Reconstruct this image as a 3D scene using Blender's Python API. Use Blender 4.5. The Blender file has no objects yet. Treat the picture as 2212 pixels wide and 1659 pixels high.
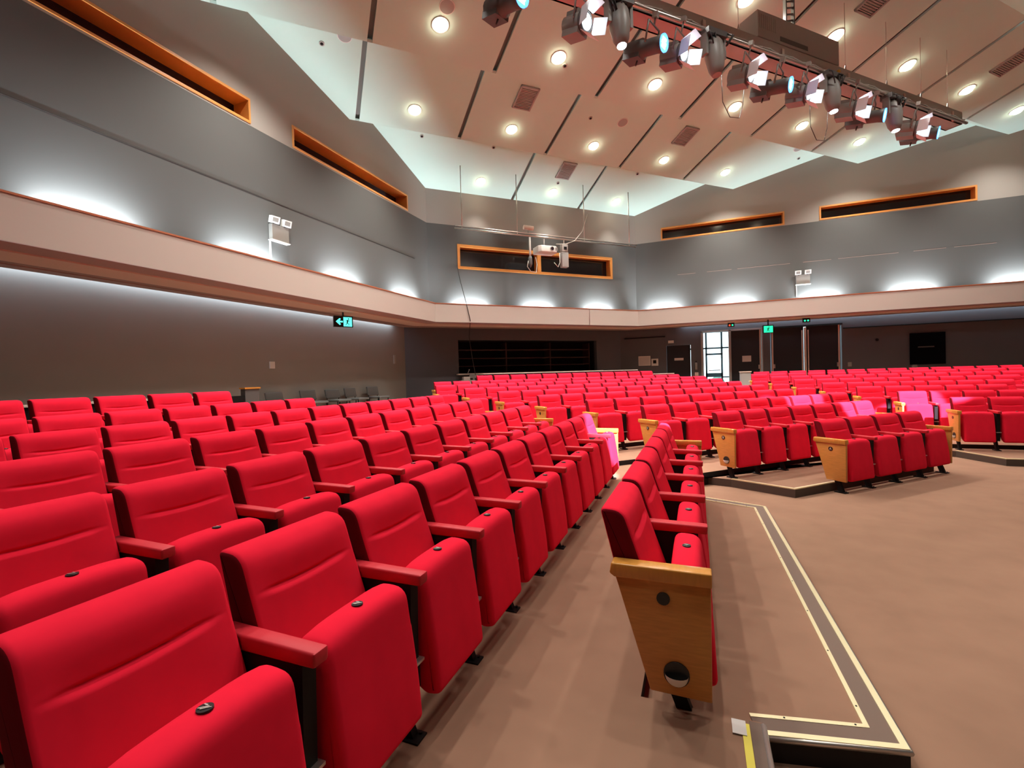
import bpy, bmesh, math, random
from mathutils import Vector, Matrix, Euler
random.seed(7)
S2 = math.sqrt(0.5)
ZO = 1.555                       # everything is laid out relative to eye height, then lifted so the stage floor is z = 0
scene = bpy.context.scene
COL = scene.collection

# ------------------------------------------------------------------ helpers
def UV(u, v, z=0.0):             # centre-wall frame: u along the centre wall, v towards the stage
    return Vector(((u + v) * S2, (u - v) * S2, z))

def mat(name, col, rough=0.6, metal=0.0, emit=None, estr=0.0, noise=0.0, nscale=20.0, sheen=0.0, bump=0.0, spec=None, stretch=None):
    m = bpy.data.materials.new(name); m.use_nodes = True
    nt = m.node_tree; b = nt.nodes['Principled BSDF']
    b.inputs['Base Color'].default_value = (*col, 1)
    b.inputs['Roughness'].default_value = rough
    b.inputs['Metallic'].default_value = metal
    if spec is not None: b.inputs['Specular IOR Level'].default_value = spec
    if sheen: 
        b.inputs['Sheen Weight'].default_value = sheen
        b.inputs['Sheen Roughness'].default_value = 0.4
        b.inputs['Sheen Tint'].default_value = (1.0, .25, .3, 1)
    if emit:
        b.inputs['Emission Color'].default_value = (*emit, 1); b.inputs['Emission Strength'].default_value = estr
    if noise or bump:
        tc = nt.nodes.new('ShaderNodeTexCoord'); n = nt.nodes.new('ShaderNodeTexNoise')
        n.inputs['Scale'].default_value = nscale; n.inputs['Detail'].default_value = 3
        if stretch:
            mp = nt.nodes.new('ShaderNodeMapping'); mp.inputs['Scale'].default_value = stretch
            nt.links.new(tc.outputs['Object'], mp.inputs['Vector']); nt.links.new(mp.outputs['Vector'], n.inputs['Vector'])
        else: nt.links.new(tc.outputs['Object'], n.inputs['Vector'])
        if noise:
            mx = nt.nodes.new('ShaderNodeMix'); mx.data_type = 'RGBA'
            mx.inputs['A'].default_value = (*[c * (1 - noise) for c in col], 1)
            mx.inputs['B'].default_value = (*[min(1, c * (1 + noise)) for c in col], 1)
            nt.links.new(n.outputs['Fac'], mx.inputs['Factor']); nt.links.new(mx.outputs['Result'], b.inputs['Base Color'])
        if bump:
            bp = nt.nodes.new('ShaderNodeBump'); bp.inputs['Strength'].default_value = bump; bp.inputs['Distance'].default_value = .01
            nt.links.new(n.outputs['Fac'], bp.inputs['Height']); nt.links.new(bp.outputs['Normal'], b.inputs['Normal'])
    return m

M = dict(
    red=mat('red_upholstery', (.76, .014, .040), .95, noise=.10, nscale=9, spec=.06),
    redshade=mat('red_side_shade', (.17, .006, .012), .95, spec=.05),  # same fabric; shade on the backrest sides put into a darker red
    redarm=mat('red_armrest', (.55, .016, .03), .55, spec=.3),
    dark=mat('seat_frame_metal', (.007, .005, .005), .6, spec=.2),
    black=mat('black_plastic', (.006, .006, .007), .4),
    wood=mat('orange_timber', (.58, .25, .055), .35, noise=.22, nscale=14, stretch=(1, 1, 8)),
    woodtop=mat('varnished_timber', (.62, .27, .05), .22, noise=.15, nscale=14, stretch=(6, 1, 1)),
    carpet=mat('brown_carpet', (.265, .150, .100), .97, noise=.16, nscale=3.2, bump=.25, spec=.05),
    riser=mat('black_riser', (.010, .009, .009), .8),
    riserb=mat('brown_riser', (.075, .052, .038), .9),
    steel=mat('brushed_steel', (.62, .60, .56), .35, metal=.85),
    brass=mat('nosing_metal', (.80, .72, .45), .35, metal=.55),
    insert=mat('nosing_insert', (.15, .095, .07), .8),
    ceil=mat('ceiling_panel', (.55, .745, .665), .9, noise=.015, nscale=4),
    slot=mat('ceiling_slot', (.30, .28, .25), .9),
    wallhi=mat('taupe_wall', (.31, .28, .25), .9, noise=.03, nscale=.7),
    wall=mat('grey_wall', (.086, .085, .081), .85, noise=.05, nscale=.9),
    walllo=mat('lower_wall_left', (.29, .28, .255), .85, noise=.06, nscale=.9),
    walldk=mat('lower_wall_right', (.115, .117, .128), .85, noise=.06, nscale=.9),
    fascia=mat('balcony_fascia', (.50, .435, .385), .8, noise=.02, nscale=1.0),
    mauve=mat('mauve_soffit', (.42, .30, .29), .8),
    beige=mat('beige_soffit', (.72, .56, .47), .8),
    umber=mat('umber_soffit', (.36, .26, .225), .8),
    cap=mat('red_cap_rail', (.42, .13, .06), .4),
    frame=mat('orange_window_frame', (.60, .24, .055), .4, noise=.1, nscale=5),
    glass=mat('dark_glass', (.010, .010, .016), .12),
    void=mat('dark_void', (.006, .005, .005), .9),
    door=mat('dark_door', (.035, .034, .038), .8, spec=.15),
    doorblk=mat('black_panel', (.004, .004, .006), .9, spec=.05),
    white=mat('white_plastic', (.75, .74, .70), .5),
    offw=mat('paper', (.62, .58, .55), .8),
    grey=mat('grey_plastic', (.34, .33, .31), .5),
    greyfab=mat('grey_chair_fabric', (.13, .125, .115), .9),
    rig=mat('rig_metal', (.42, .40, .36), .45, metal=.4),
    rigbox=mat('rig_housing', (.42, .40, .37), .6),
    lamp=mat('lamp_body', (.10, .095, .09), .5),
    lampg=mat('lamp_body_grey', (.24, .225, .205), .45),
    flap=mat('barn_door', (.75, .77, .80), .5),
    lensw=mat('white_lens', (.9, .95, 1), .3, emit=(.80, .90, 1.0), estr=26),
    lensb=mat('blue_lens', (.1, .3, .9), .2, emit=(.10, .38, 1.0), estr=2.6),
    lensi=mat('pale_lens', (.5, .8, 1), .2, emit=(.45, .80, 1.0), estr=3.2),
    bulb=mat('warm_diffuser', (1, .9, .75), .4, emit=(1, .86, .62), estr=40),
    green=mat('exit_green', (.02, .5, .25), .4, emit=(.02, .9, .45), estr=1.3),
    cyan=mat('exit_cyan', (.1, .8, .7), .4, emit=(.10, 1.0, .80), estr=1.6),
    gdark=mat('exit_dark', (.0, .06, .04), .4),
    redled=mat('red_led', (.8, .05, .02), .4, emit=(1, .08, .03), estr=2),
    yellow=mat('yellow_tape', (.72, .60, .04), .5),
    cable=mat('dark_cable', (.020, .014, .012), .6),
    cablew=mat('pale_cable', (.50, .47, .42), .6),
    shelf=mat('dark_shelf', (.075, .030, .022), .6),
    paving=mat('lobby_floor', (.75, .80, .80), .6),
    dgreen=mat('planting', (.10, .20, .16), .9),
    dframe=mat('lobby_frame', (.20, .30, .34), .4),
    clear=mat('clear_glass', (1, 1, 1), .0),
    lobby=mat('lobby_wall', (.60, .68, .72), .7),
    yel=mat('yellow_tag', (.75, .45, .02), .5),
)
b = M['clear'].node_tree.nodes['Principled BSDF']; b.inputs['Transmission Weight'].default_value = 1.0; b.inputs['IOR'].default_value = 1.02

class MB:                                         # mesh builder
    def __init__(s): s.v = []; s.f = []; s.mi = []; s.sm = []
    def add(s, verts, faces, mi=0, smooth=False):
        o = len(s.v); s.v += [tuple(p) for p in verts]
        for f in faces: s.f.append(tuple(i + o for i in f)); s.mi.append(mi); s.sm.append(smooth)
        return s
    def box(s, a, b, mi=0, mx=None):
        x0, y0, z0 = a; x1, y1, z1 = b
        P = [Vector(p) for p in ((x0,y0,z0),(x1,y0,z0),(x1,y1,z0),(x0,y1,z0),(x0,y0,z1),(x1,y0,z1),(x1,y1,z1),(x0,y1,z1))]
        if mx is not None: P = [mx @ p for p in P]
        return s.add(P, [(0,3,2,1),(4,5,6,7),(0,1,5,4),(1,2,6,5),(2,3,7,6),(3,0,4,7)], mi)
    def obox(s, c, ax, half, mi=0):               # oriented box: centre, 3 axes, half sizes
        c = Vector(c); X, Y, Z = [Vector(a).normalized() * h for a, h in zip(ax, half)]
        P = [c + X*i + Y*j + Z*k for i, j, k in ((-1,-1,-1),(1,-1,-1),(1,1,-1),(-1,1,-1),(-1,-1,1),(1,-1,1),(1,1,1),(-1,1,1))]
        return s.add(P, [(0,3,2,1),(4,5,6,7),(0,1,5,4),(1,2,6,5),(2,3,7,6),(3,0,4,7)], mi)
    def prism(s, poly, z0, z1, mi=0, mis=None):   # xy polygon between two heights
        n = len(poly); P = [(p[0], p[1], z0) for p in poly] + [(p[0], p[1], z1) for p in poly]
        s.add(P, [tuple(range(n, 2*n)), tuple(range(n-1, -1, -1))], mi)
        return s.add(P, [(i, (i+1) % n, (i+1) % n + n, i + n) for i in range(n)], mi if mis is None else mis)
    def slab(s, poly, y0, y1, mi=0):              # xz polygon extruded along y
        n = len(poly); P = [(p[0], y0, p[1]) for p in poly] + [(p[0], y1, p[1]) for p in poly]
        return s.add(P, [tuple(range(n)), tuple(range(2*n-1, n-1, -1))] + [(i + n, (i+1) % n + n, (i+1) % n, i) for i in range(n)], mi)
    def tube(s, pts, r, n=8, mi=0, cap=True):
        pts = [Vector(p) for p in pts]; rs = r if isinstance(r, (list, tuple)) else [r] * len(pts)
        rings = []; prev = None
        for i, p in enumerate(pts):
            t = (pts[min(i+1, len(pts)-1)] - pts[max(i-1, 0)]).normalized()
            a = prev if prev is not None else (Vector((0,0,1)) if abs(t.z) < .9 else Vector((1,0,0)))
            x = (a - t * a.dot(t)).normalized(); prev = x; y = t.cross(x)
            rings.append([p + (x * math.cos(q) + y * math.sin(q)) * rs[i] for q in [2*math.pi*k/n for k in range(n)]])
        V = [p for r_ in rings for p in r_]; F = []
        for i in range(len(rings)-1):
            for k in range(n): F.append((i*n+k, i*n+(k+1) % n, (i+1)*n+(k+1) % n, (i+1)*n+k))
        s.add(V, F, mi, True)
        if cap: s.add(rings[0], [tuple(range(n-1, -1, -1))], mi); s.add(rings[-1], [tuple(range(n))], mi)
        return s
    def disc(s, c, nrm, r, h, n=20, mi=0):        # short cylinder from c along nrm
        nrm = Vector(nrm).normalized(); return s.tube([Vector(c), Vector(c) + nrm * h], r, n, mi)
    def dome(s, c, nrm, r, n=16, m=5, mi=0, half=None):
        nrm = Vector(nrm).normalized(); pts = []; rs = []
        for i in range(m + 1):
            a = math.pi / 2 * i / m; pts.append(Vector(c) + nrm * (r * math.sin(a) * .5)); rs.append(max(r * math.cos(a), .0005))
        return s.tube(pts, rs, n, mi)
    def mesh(s, name, mats):
        me = bpy.data.meshes.new(name); me.from_pydata(s.v, [], s.f)
        for m in mats: me.materials.append(m)
        for p, mi, sm in zip(me.polygons, s.mi, s.sm): p.material_index = mi; p.use_smooth = sm
        bm = bmesh.new(); bm.from_mesh(me); bmesh.ops.remove_doubles(bm, verts=bm.verts, dist=1e-5); bmesh.ops.recalc_face_normals(bm, faces=bm.faces); bm.to_mesh(me); bm.free()
        me.update(); return me
    def obj(s, name, mats, parent=None):
        if not isinstance(mats, (list, tuple)): mats = [mats]
        return link(name, s.mesh(name, mats), parent)

def link(name, data, parent=None):
    o = bpy.data.objects.new(name, data); COL.objects.link(o)
    if parent is not None: o.parent = parent
    return o
def tag(o, label, cat, group=None):
    o['label'] = label; o['category'] = cat
    if group: o['group'] = group
    return o
def thing(name, label, cat, loc=(0, 0, 0), group=None):
    o = bpy.data.objects.new(name, None); COL.objects.link(o); o.location = loc
    o.empty_display_size = .1
    return tag(o, label, cat, group)
def struct(o): o['kind'] = 'structure'; return o
def bevel(me, w, seg=2, ang=35):
    bm = bmesh.new(); bm.from_mesh(me)
    es = [e for e in bm.edges if len(e.link_faces) == 2 and e.calc_face_angle(0) > math.radians(ang)]
    bmesh.ops.bevel(bm, geom=es, offset=w, segments=seg, profile=.5, affect='EDGES', clamp_overlap=True)
    for f in bm.faces: f.smooth = True
    bm.to_mesh(me); bm.free()
    me.set_sharp_from_angle(angle=math.radians(45)); return me

# ------------------------------------------------------------------ camera
F_PX = 1010.77; yaw, pitch, roll = map(math.radians, (-21.53, -.951, -1.659))
fw = Vector((math.sin(yaw)*math.cos(pitch), math.cos(yaw)*math.cos(pitch), math.sin(pitch)))
r0 = Vector((math.cos(yaw), -math.sin(yaw), 0)); u0 = r0.cross(fw)
cr = r0*math.cos(roll) + u0*math.sin(roll); cu = -r0*math.sin(roll) + u0*math.cos(roll)
cam = bpy.data.cameras.new('camera'); co = bpy.data.objects.new('camera', cam); COL.objects.link(co)
co.matrix_world = Matrix((cr, cu, -fw)).transposed().to_4x4()
cam.sensor_width = 36; cam.lens = F_PX / 2212 * 36; cam.clip_start = .02; cam.clip_end = 200
scene.camera = co
def visible(P, m=40):
    P = Vector(P); d = P.dot(fw)
    if d < .05: return False
    x = 1106 + F_PX * P.dot(cr) / d; y = 829.5 - F_PX * P.dot(cu) / d
    return -m < x < 2212 + m and -m < y < 1659 + m

# ------------------------------------------------------------------ theatre seat meshes (x = facing, tip of the arm at 0; y = along the row; z up)
PW = .55
def offset_poly(poly, d):
    n = len(poly); out = []
    area = sum(poly[i][0]*poly[(i+1) % n][1] - poly[(i+1) % n][0]*poly[i][1] for i in range(n))
    sg = 1 if area > 0 else -1
    for i in range(n):
        a, c = Vector(poly[i-1]), Vector(poly[(i+1) % n]); t = (c - a)
        if t.length < 1e-9: out.append(poly[i]); continue
        t.normalize(); nn = Vector((-t.y, t.x)) * sg
        out.append((poly[i][0] + nn.x*d, poly[i][1] + nn.y*d))
    return out
def rounded(poly, rad, seg=4):
    out = []; n = len(poly)
    for i in range(n):
        p, a, c = Vector(poly[i]), Vector(poly[i-1]), Vector(poly[(i+1) % n]); r = rad[i] if isinstance(rad, (list, tuple)) else rad
        if r <= 0: out.append(tuple(p)); continue
        d1, d2 = (a-p).normalized(), (c-p).normalized(); r = min(r, (a-p).length*.48, (c-p).length*.48)
        A, B = p + d1*r, p + d2*r
        for k in range(seg+1):
            t = k/seg; out.append(tuple(A*(1-t)**2 + p*2*t*(1-t) + B*t*t))
    return out
def subdivide(poly, maxlen, fn=None):
    if fn: poly = subdivide(poly, maxlen)
    out = []; n = len(poly)
    for i in range(n):
        a, b_ = Vector(poly[i]), Vector(poly[(i+1) % n]); k = max(1, math.ceil((b_-a).length/(fn((a+b_)/2) if fn else maxlen)))
        for j in range(k): out.append(tuple(a.lerp(b_, j/k)))
    return out
def pillow(poly, y0, y1, r, nmid=8, disp=None, ns=4, side=False):
    ys = []; h = []
    for k in range(ns+1):
        a = math.pi/2*k/ns; ys.append(y0 + r*(1-math.cos(a)) ); h.append(r*(1-math.sin(a)))
    ys = [y0 + r*(1-math.cos(math.pi/2*k/ns)) for k in range(ns+1)]
    h = [r*(1-math.sin(math.pi/2*k/ns)) for k in range(ns+1)]
    mid = [y0 + r + (y1-y0-2*r)*k/nmid for k in range(1, nmid)]
    Y = ys + mid + [y1 + y0 - q for q in reversed(ys)]; H = h + [0]*len(mid) + list(reversed(h))
    mb = MB(); n = len(poly); V = []
    for y, d in zip(Y, H):
        for (x, z) in offset_poly(poly, d):
            if disp: x, z = disp(x, y, z)
            V.append((x, y, z))
    Fc = []
    for i in range(len(Y)-1):
        for k in range(n): Fc.append((i*n+k, i*n+(k+1) % n, (i+1)*n+(k+1) % n, (i+1)*n+k))
    k2 = ns-2 if side else 0
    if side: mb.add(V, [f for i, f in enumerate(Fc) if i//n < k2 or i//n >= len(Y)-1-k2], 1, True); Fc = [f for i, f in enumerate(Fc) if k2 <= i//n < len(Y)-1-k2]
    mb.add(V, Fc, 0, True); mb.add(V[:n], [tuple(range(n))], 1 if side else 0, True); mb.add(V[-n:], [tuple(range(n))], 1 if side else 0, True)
    return mb

back_poly = subdivide(rounded([(-.445, .872), (-.345, .866), (-.268, .64), (-.195, .43), (-.205, .37), (-.32, .37), (-.385, .62)], [.03, .045, .05, .05, .02, .03, .06], 5), .020, lambda p: .0045 if .70 < p[1] < .765 and p[0] > -.345 else .020)
def back_disp(x, y, z):
    front = x > -.41 - (z-.87)*.30 and .4 < z < .84 and x > (-.345 + (z-.866)*-.36 - .06)
    yc = y - PW/2
    if front:
        w = 1 - max(0.0, min(1.0, (abs(yc)-.145)/.055)); w = w*w*(3-2*w)
        zs = .728 + .25*yc*yc; d = zs - z
        if d > 0: x += w*(.009*math.exp(-(d/.10)**1.5)*min(1, d/.012))
        else: x += w*(-.004*math.exp(-(d/.030)**2))
        x -= .009*w*math.exp(-(d/.007)**2)
        x += .010*math.exp(-((z-.81)/.045)**2)*(1-(yc/.26)**2)
    return x, z
ME = {}
ME['back'] = pillow(back_poly, .030, PW-.030, .020, 14, back_disp, side=True).mesh('backrest', [M['red'], M['redshade']])
seat_poly = subdivide(rounded([(-.155, .645), (-.035, .640), (.012, .30), (.022, .150), (-.045, .135), (-.13, .20), (-.165, .50)], [.045, .05, .08, .025, .03, .06, .06], 5), .03)
ME['seat'] = pillow(seat_poly, .054, PW-.054, .030, 8, lambda x, y, z: (x, z - (.012*((y-PW/2)/.2)**4 if z > .5 else 0))).mesh('seat_cushion', [M['red']])
mb = MB(); mb.disc((-.095, PW/2, .641), (-.05, 0, 1), .019, .006, 16, 0); mb.obox((-.097, PW/2-.002, .648), ((1, .9, 0), (-.9, 1, 0), (0, 0, 1)), (.012, .0016, .0012), 1); mb.obox((-.090, PW/2-.002, .648), ((1, .9, 0), (-.9, 1, 0), (0, 0, 1)), (.012, .0016, .0012), 1)
mb.obox((-.100, PW/2+.007, .648), ((1, 0, 0), (0, 1, 0), (0, 0, 1)), (.006, .002, .0012), 1)
ME['disc'] = mb.mesh('number_disc', [M['black'], M['steel']])
ME['arm'] = bevel(MB().slab([(-.385, .612), (0, .612), (.002, .655), (-.375, .662)], -.029, .029).mesh('armrest', [M['redarm']]), .008, 2)
mb = MB(); mb.slab([(-.30, .612), (-.045, .612), (-.055, .16), (-.23, .16)], -.026, .026); mb.box((-.10, -.034, .30), (-.03, .034, .310), 1)
mb.box((-.06, -.024, .20), (-.045, .024, .30), 0)
ME['standard'] = mb.mesh('standard', [M['dark'], M['steel']])
mb = MB(); mb.slab([(-.175, .162), (-.115, .162), (-.060, .012), (-.120, .012)], -.018, .018); mb.box((-.16, -.035, 0), (-.03, .035, .012)); mb.tube([(-.05, .02, .012), (-.05, .02, .02)], .008, 6)
ME['foot'] = mb.mesh('foot', [M['dark']])
ME['panel'] = bevel(MB().slab([(-.372, .612), (-.238, .150), (-.004, .146), (.0, .612)], -.016, .016).mesh('side_panel', [M['wood']]), .004, 2)
ME['ptop'] = bevel(MB().slab([(-.392, .622), (-.372, .608), (.004, .608), (.004, .664), (-.384, .666)], -.032, .034).mesh('panel_armrest', [M['woodtop']]), .006, 2)
def letter_mesh(ch):
    cu_ = bpy.data.curves.new('letter', 'FONT'); cu_.body = ch; cu_.size = .040; cu_.align_x = 'CENTER'; cu_.align_y = 'CENTER'; cu_.extrude = .0008
    o = bpy.data.objects.new('tmp', cu_); COL.objects.link(o)
    dg = bpy.context.evaluated_depsgraph_get(); me = bpy.data.meshes.new_from_object(o.evaluated_get(dg)); bpy.data.objects.remove(o)
    # letter plane -> xz plane facing -y
    me.transform(Matrix.Rotation(math.pi/2, 4, 'X')); me.materials.clear(); me.materials.append(M['white']); return me
ME['rowdisc'] = MB().disc((-.18, -.016, .538), (0, -1, 0), .026, .005, 20).mesh('row_disc', [M['black']])
LET = {c: letter_mesh(c) for c in 'ABC'}
mb = MB(); mb.disc((-.135, -.016, .238), (0, -1, 0), .050, .006, 24, 0)
# lower half bowl
N = 16; V = []; Fq = []
for i in range(N+1):
    a = math.pi + math.pi*i/N
    for j in range(6):
        t = math.pi/2*j/5; V.append((-.135 + .045*math.cos(a)*math.cos(t), -.022 - .030*math.sin(t), .238 + .045*math.sin(a)*math.cos(t)))
for i in range(N):
    for j in range(5): Fq.append((i*6+j, (i+1)*6+j, (i+1)*6+j+1, i*6+j+1))
mb.add(V, Fq, 1, True)
ME['aisle'] = mb.mesh('aisle_light', [M['black'], M['white']])

ORD = ['first', 'second', 'third', 'fourth', 'fifth', 'sixth', 'seventh', 'eighth', 'ninth', 'tenth', 'eleventh', 'twelfth', 'thirteenth', 'fourteenth', 'fifteenth', 'sixteenth', 'seventeenth', 'eighteenth']
seat_count = 0
def seat(loc, rz, p, label, group, near=False, far=False, letter=None, light=False):
    global seat_count; seat_count += 1
    t = thing('theatre_seat', label, 'theatre seat', loc, group); t.rotation_euler = (0, 0, rz); t.scale = (1, p/PW, 1)
    link('backrest', ME['back'], t)
    c = link('seat_cushion', ME['seat'], t); link('number_disc', ME['disc'], c)
    def end(y, mirror):
        pn = link('side_panel', ME['panel'], t); pn.location.y = y; pn['label'] = 'orange timber end panel'
        pt = link('armrest', ME['ptop'], t); pt.location.y = y; pt['label'] = 'varnished timber armrest'
        if not mirror:
            d = link('row_disc', ME['rowdisc'], pn)
            if letter:
                l = link('letter', LET[letter], pn); l.location = (-.18, -.0215, .538); l['label'] = 'white letter ' + letter
            if light:
                a = link('aisle_light', ME['aisle'], pn); a['label'] = 'round recessed aisle light'
        f = link('foot', ME['foot'], t); f.location.y = y + (.04 if not mirror else -.04)
    if near: end(-.012, False)
    if far: end(PW + .012, True)
    else:
        a = link('armrest', ME['arm'], t); a.location.y = PW
        s = link('standard', ME['standard'], t); s.location.y = PW
        link('foot', ME['foot'], s)
    return t
def seat_visible(loc, rz, p):
    R = Matrix.Rotation(rz, 3, 'Z'); n = 0
    for y in (.05, p*.5, p-.05):
        for (x, z) in ((-.4, .86), (-.05, .62), (0, .2)):
            if visible(Vector(loc) + R @ Vector((x, y, z)), 0): n += 1
    return n > 0

LEFT = [  # tip X, floor z, y of the far end of seat 0's back, pitch, last index
    (.036, -1.455, None, .613, 5), (-.978, -1.392, 1.010*.95, .5225, 10), (-2.035, -1.319, 1.226, .552, 10), (-3.076, -1.250, 1.731, .55, 10),
    (-4.139, -1.186, 2.267, .55, 10), (-5.093, -1.110, 2.789, .55, 5), (-6.03, -.967, 2.60, .570, 4)]
for r, (x, z, y0, p, last) in enumerate(LEFT):
    row = []
    for n in range(-4, last+1):
        if r == 0:
            if n < 0: continue
            y = 1.995 + p*n
        else: y = y0 + p*n + .030*p/PW - p
        if not seat_visible((x, y, z), 0, p): continue
        row.append((n, y))
    for i, (n, y) in enumerate(row):
        k = len(row) - 1 - i
        where = ('front row' if r == 0 else 'back row' if r == 6 else ORD[r] + ' row') + ' of left bank'
        pos = 'at the far end' if k == 0 else ORD[k] + ' from the far end'
        if r == 0 and n == 0: lab = 'red seat with big timber end panel nearest the camera, front row of left bank'
        else: lab = 'red tip-up seat ' + pos + ', ' + where
        seat((x, y, z), 0, p, lab, 'red seats of the left bank', near=(r == 0 and n == 0), far=(n == last), light=(r == 0))

CEN = [  # v of back tops, floor z, u of first right corner, pitch, count
    (-3.97, -1.555, 6.51, .581, 4), (-4.9, -1.455, 5.66, .514, 7), (-5.9, -1.385, 5.26, .565, 9), (-6.93, -1.314, 4.92, .588, 9),
    (-7.96, -1.243, 4.43, .513, 12), (-8.99, -1.173, 4.05, .538, 13), (-10.0, -1.104, 3.64, .521, 15), (-11.05, -1.035, 3.27, .542, 16),
    (-12.1, -.964, 3.48, .522, 16), (-13.13, -.822, 5.05, .546, 12)]
for r, (vt, z, uu, p, cnt) in enumerate(CEN):
    for n in range(cnt):
        u = uu + p*n + .030*p/PW - p; P = UV(u, vt + .39, z)
        where = ('front row' if r == 0 else 'back row' if r == 9 else ORD[r] + ' row') + ' of centre bank'
        pos = 'at left end' if n == 0 else 'at right end' if n == cnt-1 else ORD[n] + ' from left end'
        lab = 'red tip-up seat ' + pos + ', ' + where
        if r < 3 and n == 0: lab = 'red seat with timber end panel lettered ' + 'ABC'[r] + ', left end of centre bank row'
        seat(P, -math.pi/4, p, lab, 'red seats of the centre bank', near=(n == 0), far=(n == cnt-1), letter='ABC'[r] if r < 3 and n == 0 else None, light=(r == 1))

RIGHT = [(10.36, -1.455, 4.10, .505, 12), (11.43, -1.387, 3.70, .505, 13), (12.5, -1.317, 3.30, .52, 13), (13.57, -1.249, 2.88, .52, 13),
         (14.64, -1.172, 2.46, .52, 14), (15.71, -1.092, 2.04, .52, 14), (16.78, -1.022, 1.63, .52, 14), (17.85, -.962, 1.81, .533, 14)]
for r, (yt, z, xx, p, cnt) in enumerate(RIGHT):
    for n in range(cnt):
        x = xx + p*n - .030*p/PW; P = (x, yt - .39, z)
        if not seat_visible(P, -math.pi/2, p) or not visible((x+.25, yt, z+.86), 0): continue
        where = ('front row' if r == 0 else 'back row' if r == 7 else ORD[r] + ' row') + ' of right bank'
        pos = 'at left end' if n == 0 else ORD[n] + ' from left end'
        seat(P, -math.pi/2, p, 'red tip-up seat ' + pos + ', ' + where, 'red seats of the right bank', near=(n == 0), light=(r == 0))

# ------------------------------------------------------------------ floor: stepped rings, then front platforms
L = [(-1.387, -.25, -4.79, 10.25), (-1.317, -1.26, -5.79, 11.32), (-1.247, -2.31, -6.82, 12.39), (-1.180, -3.36, -7.85, 13.46),
     (-1.108, -4.42, -8.88, 14.53), (-1.037, -5.36, -9.89, 15.60), (-.967, -5.39, -10.94, 16.67), (-.967, -11.5, -18.5, 22.6)]
def ring(l):
    z, X, v, Y = l
    return [Vector((X, -9, 0)), Vector((X, X - v*math.sqrt(2), 0)), Vector((Y + v*math.sqrt(2), Y, 0)), Vector((17, Y, 0))]
mb = MB()
zprev = -1.555
mb.box((-14, -10, -1.75), (18, 24, -1.555))
for i in range(len(L)-1):
    A, B = ring(L[i]), ring(L[i+1]); z = L[i][0]
    for k in range(3):
        a, b_, c, d = A[k].copy(), A[k+1].copy(), B[k+1].copy(), B[k].copy()
        for q in (a, b_, c, d): q.z = z
        mb.add([a, b_, c, d], [(0, 1, 2, 3)], 0)
        e, f = a.copy(), b_.copy(); e.z = f.z = zprev
        mb.add([a, b_, f, e], [(0, 1, 2, 3)], 1)
    zprev = z
# last centre row stands a double step higher
def uvp(u, v): q = UV(u, v); return (q.x, q.y)
mb.prism([uvp(4.2, -11.99), uvp(11.6, -11.99), uvp(11.6, -16.6), uvp(4.2, -16.6)], -1.2, -.822, 0, 1)
PLAT = [(.20, 2.05), (.72, 2.15), (.65, 5.54), (.07, 5.77), (-.26, 5.92), (-.26, 2.05)]
mb.prism(PLAT, -1.70, -1.455, 0, 1)
CPL = [(-.26, 7.10), (.10, 6.91), (.40, 6.81), (1.07, 6.41), (3.20, 8.54), (3.30, 9.4), (3.0, 10.0), (2.6, 9.6), (-.3, 6.7)]
CPL = [(-.20, 6.62), (-.22, 7.0), (.10, 6.91), (.40, 6.81), (1.07, 6.41), (3.17, 8.51), (3.05, 9.2), (3.2, 9.95), (0, 6.85)]
CPL = [(-.22, 7.0), (.40, 6.81), (1.07, 6.41), (3.17, 8.51), (3.10, 9.3), (3.47, 10.24), (-.25, 6.53)]
mb.prism(list(reversed(CPL)), -1.70, -1.455, 0, 2)
RPL = [(3.49, 10.24), (3.98, 9.9), (4.28, 9.18), (17, 9.2), (17, 10.26)]
mb.prism(RPL, -1.70, -1.455, 0, 2)
mb.box((-.32, -9, -1.6), (.21, 2.03, -1.3855), 0)
struct(mb.obj('floor', [M['carpet'], M['riser'], M['riserb']]))
# platform riser facing the camera, its shadow put in as black colour, is part of the floor mesh above

def strip(mb, P, w, z, off, mi, closed=False, h=.006):      # flat metal strip following a polyline, offset to its left
    P = [Vector((p[0], p[1], 0)) for p in P]; n = len(P); A = []; B = []
    for i in range(n):
        d1 = (P[i]-P[i-1]).normalized() if i else (P[1]-P[0]).normalized()
        d2 = (P[i+1]-P[i]).normalized() if i < n-1 else d1
        n1, n2 = Vector((-d1.y, d1.x, 0)), Vector((-d2.y, d2.x, 0)); m = (n1+n2).normalized(); k = 1/max(.3, m.dot(n1))
        A.append(P[i] + m*k*off); B.append(P[i] + m*k*(off+w))
    for i in range(n-1):
        q = [A[i], A[i+1], B[i+1], B[i]]
        V = [(p.x, p.y, z) for p in q] + [(p.x, p.y, z+h) for p in q]
        mb.add(V, [(0,3,2,1),(4,5,6,7),(0,1,5,4),(1,2,6,5),(2,3,7,6),(3,0,4,7)], mi)
edge = [(.20, 2.05), (.72, 2.15), (.65, 5.54), (.07, 5.77)]
mb = MB(); strip(mb, edge, .026, -1.455, .0, 0, h=.008); strip(mb, edge, .075, -1.455, .026, 1, h=.004); strip(mb, edge, .020, -1.455, .101, 2, h=.006)
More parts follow.
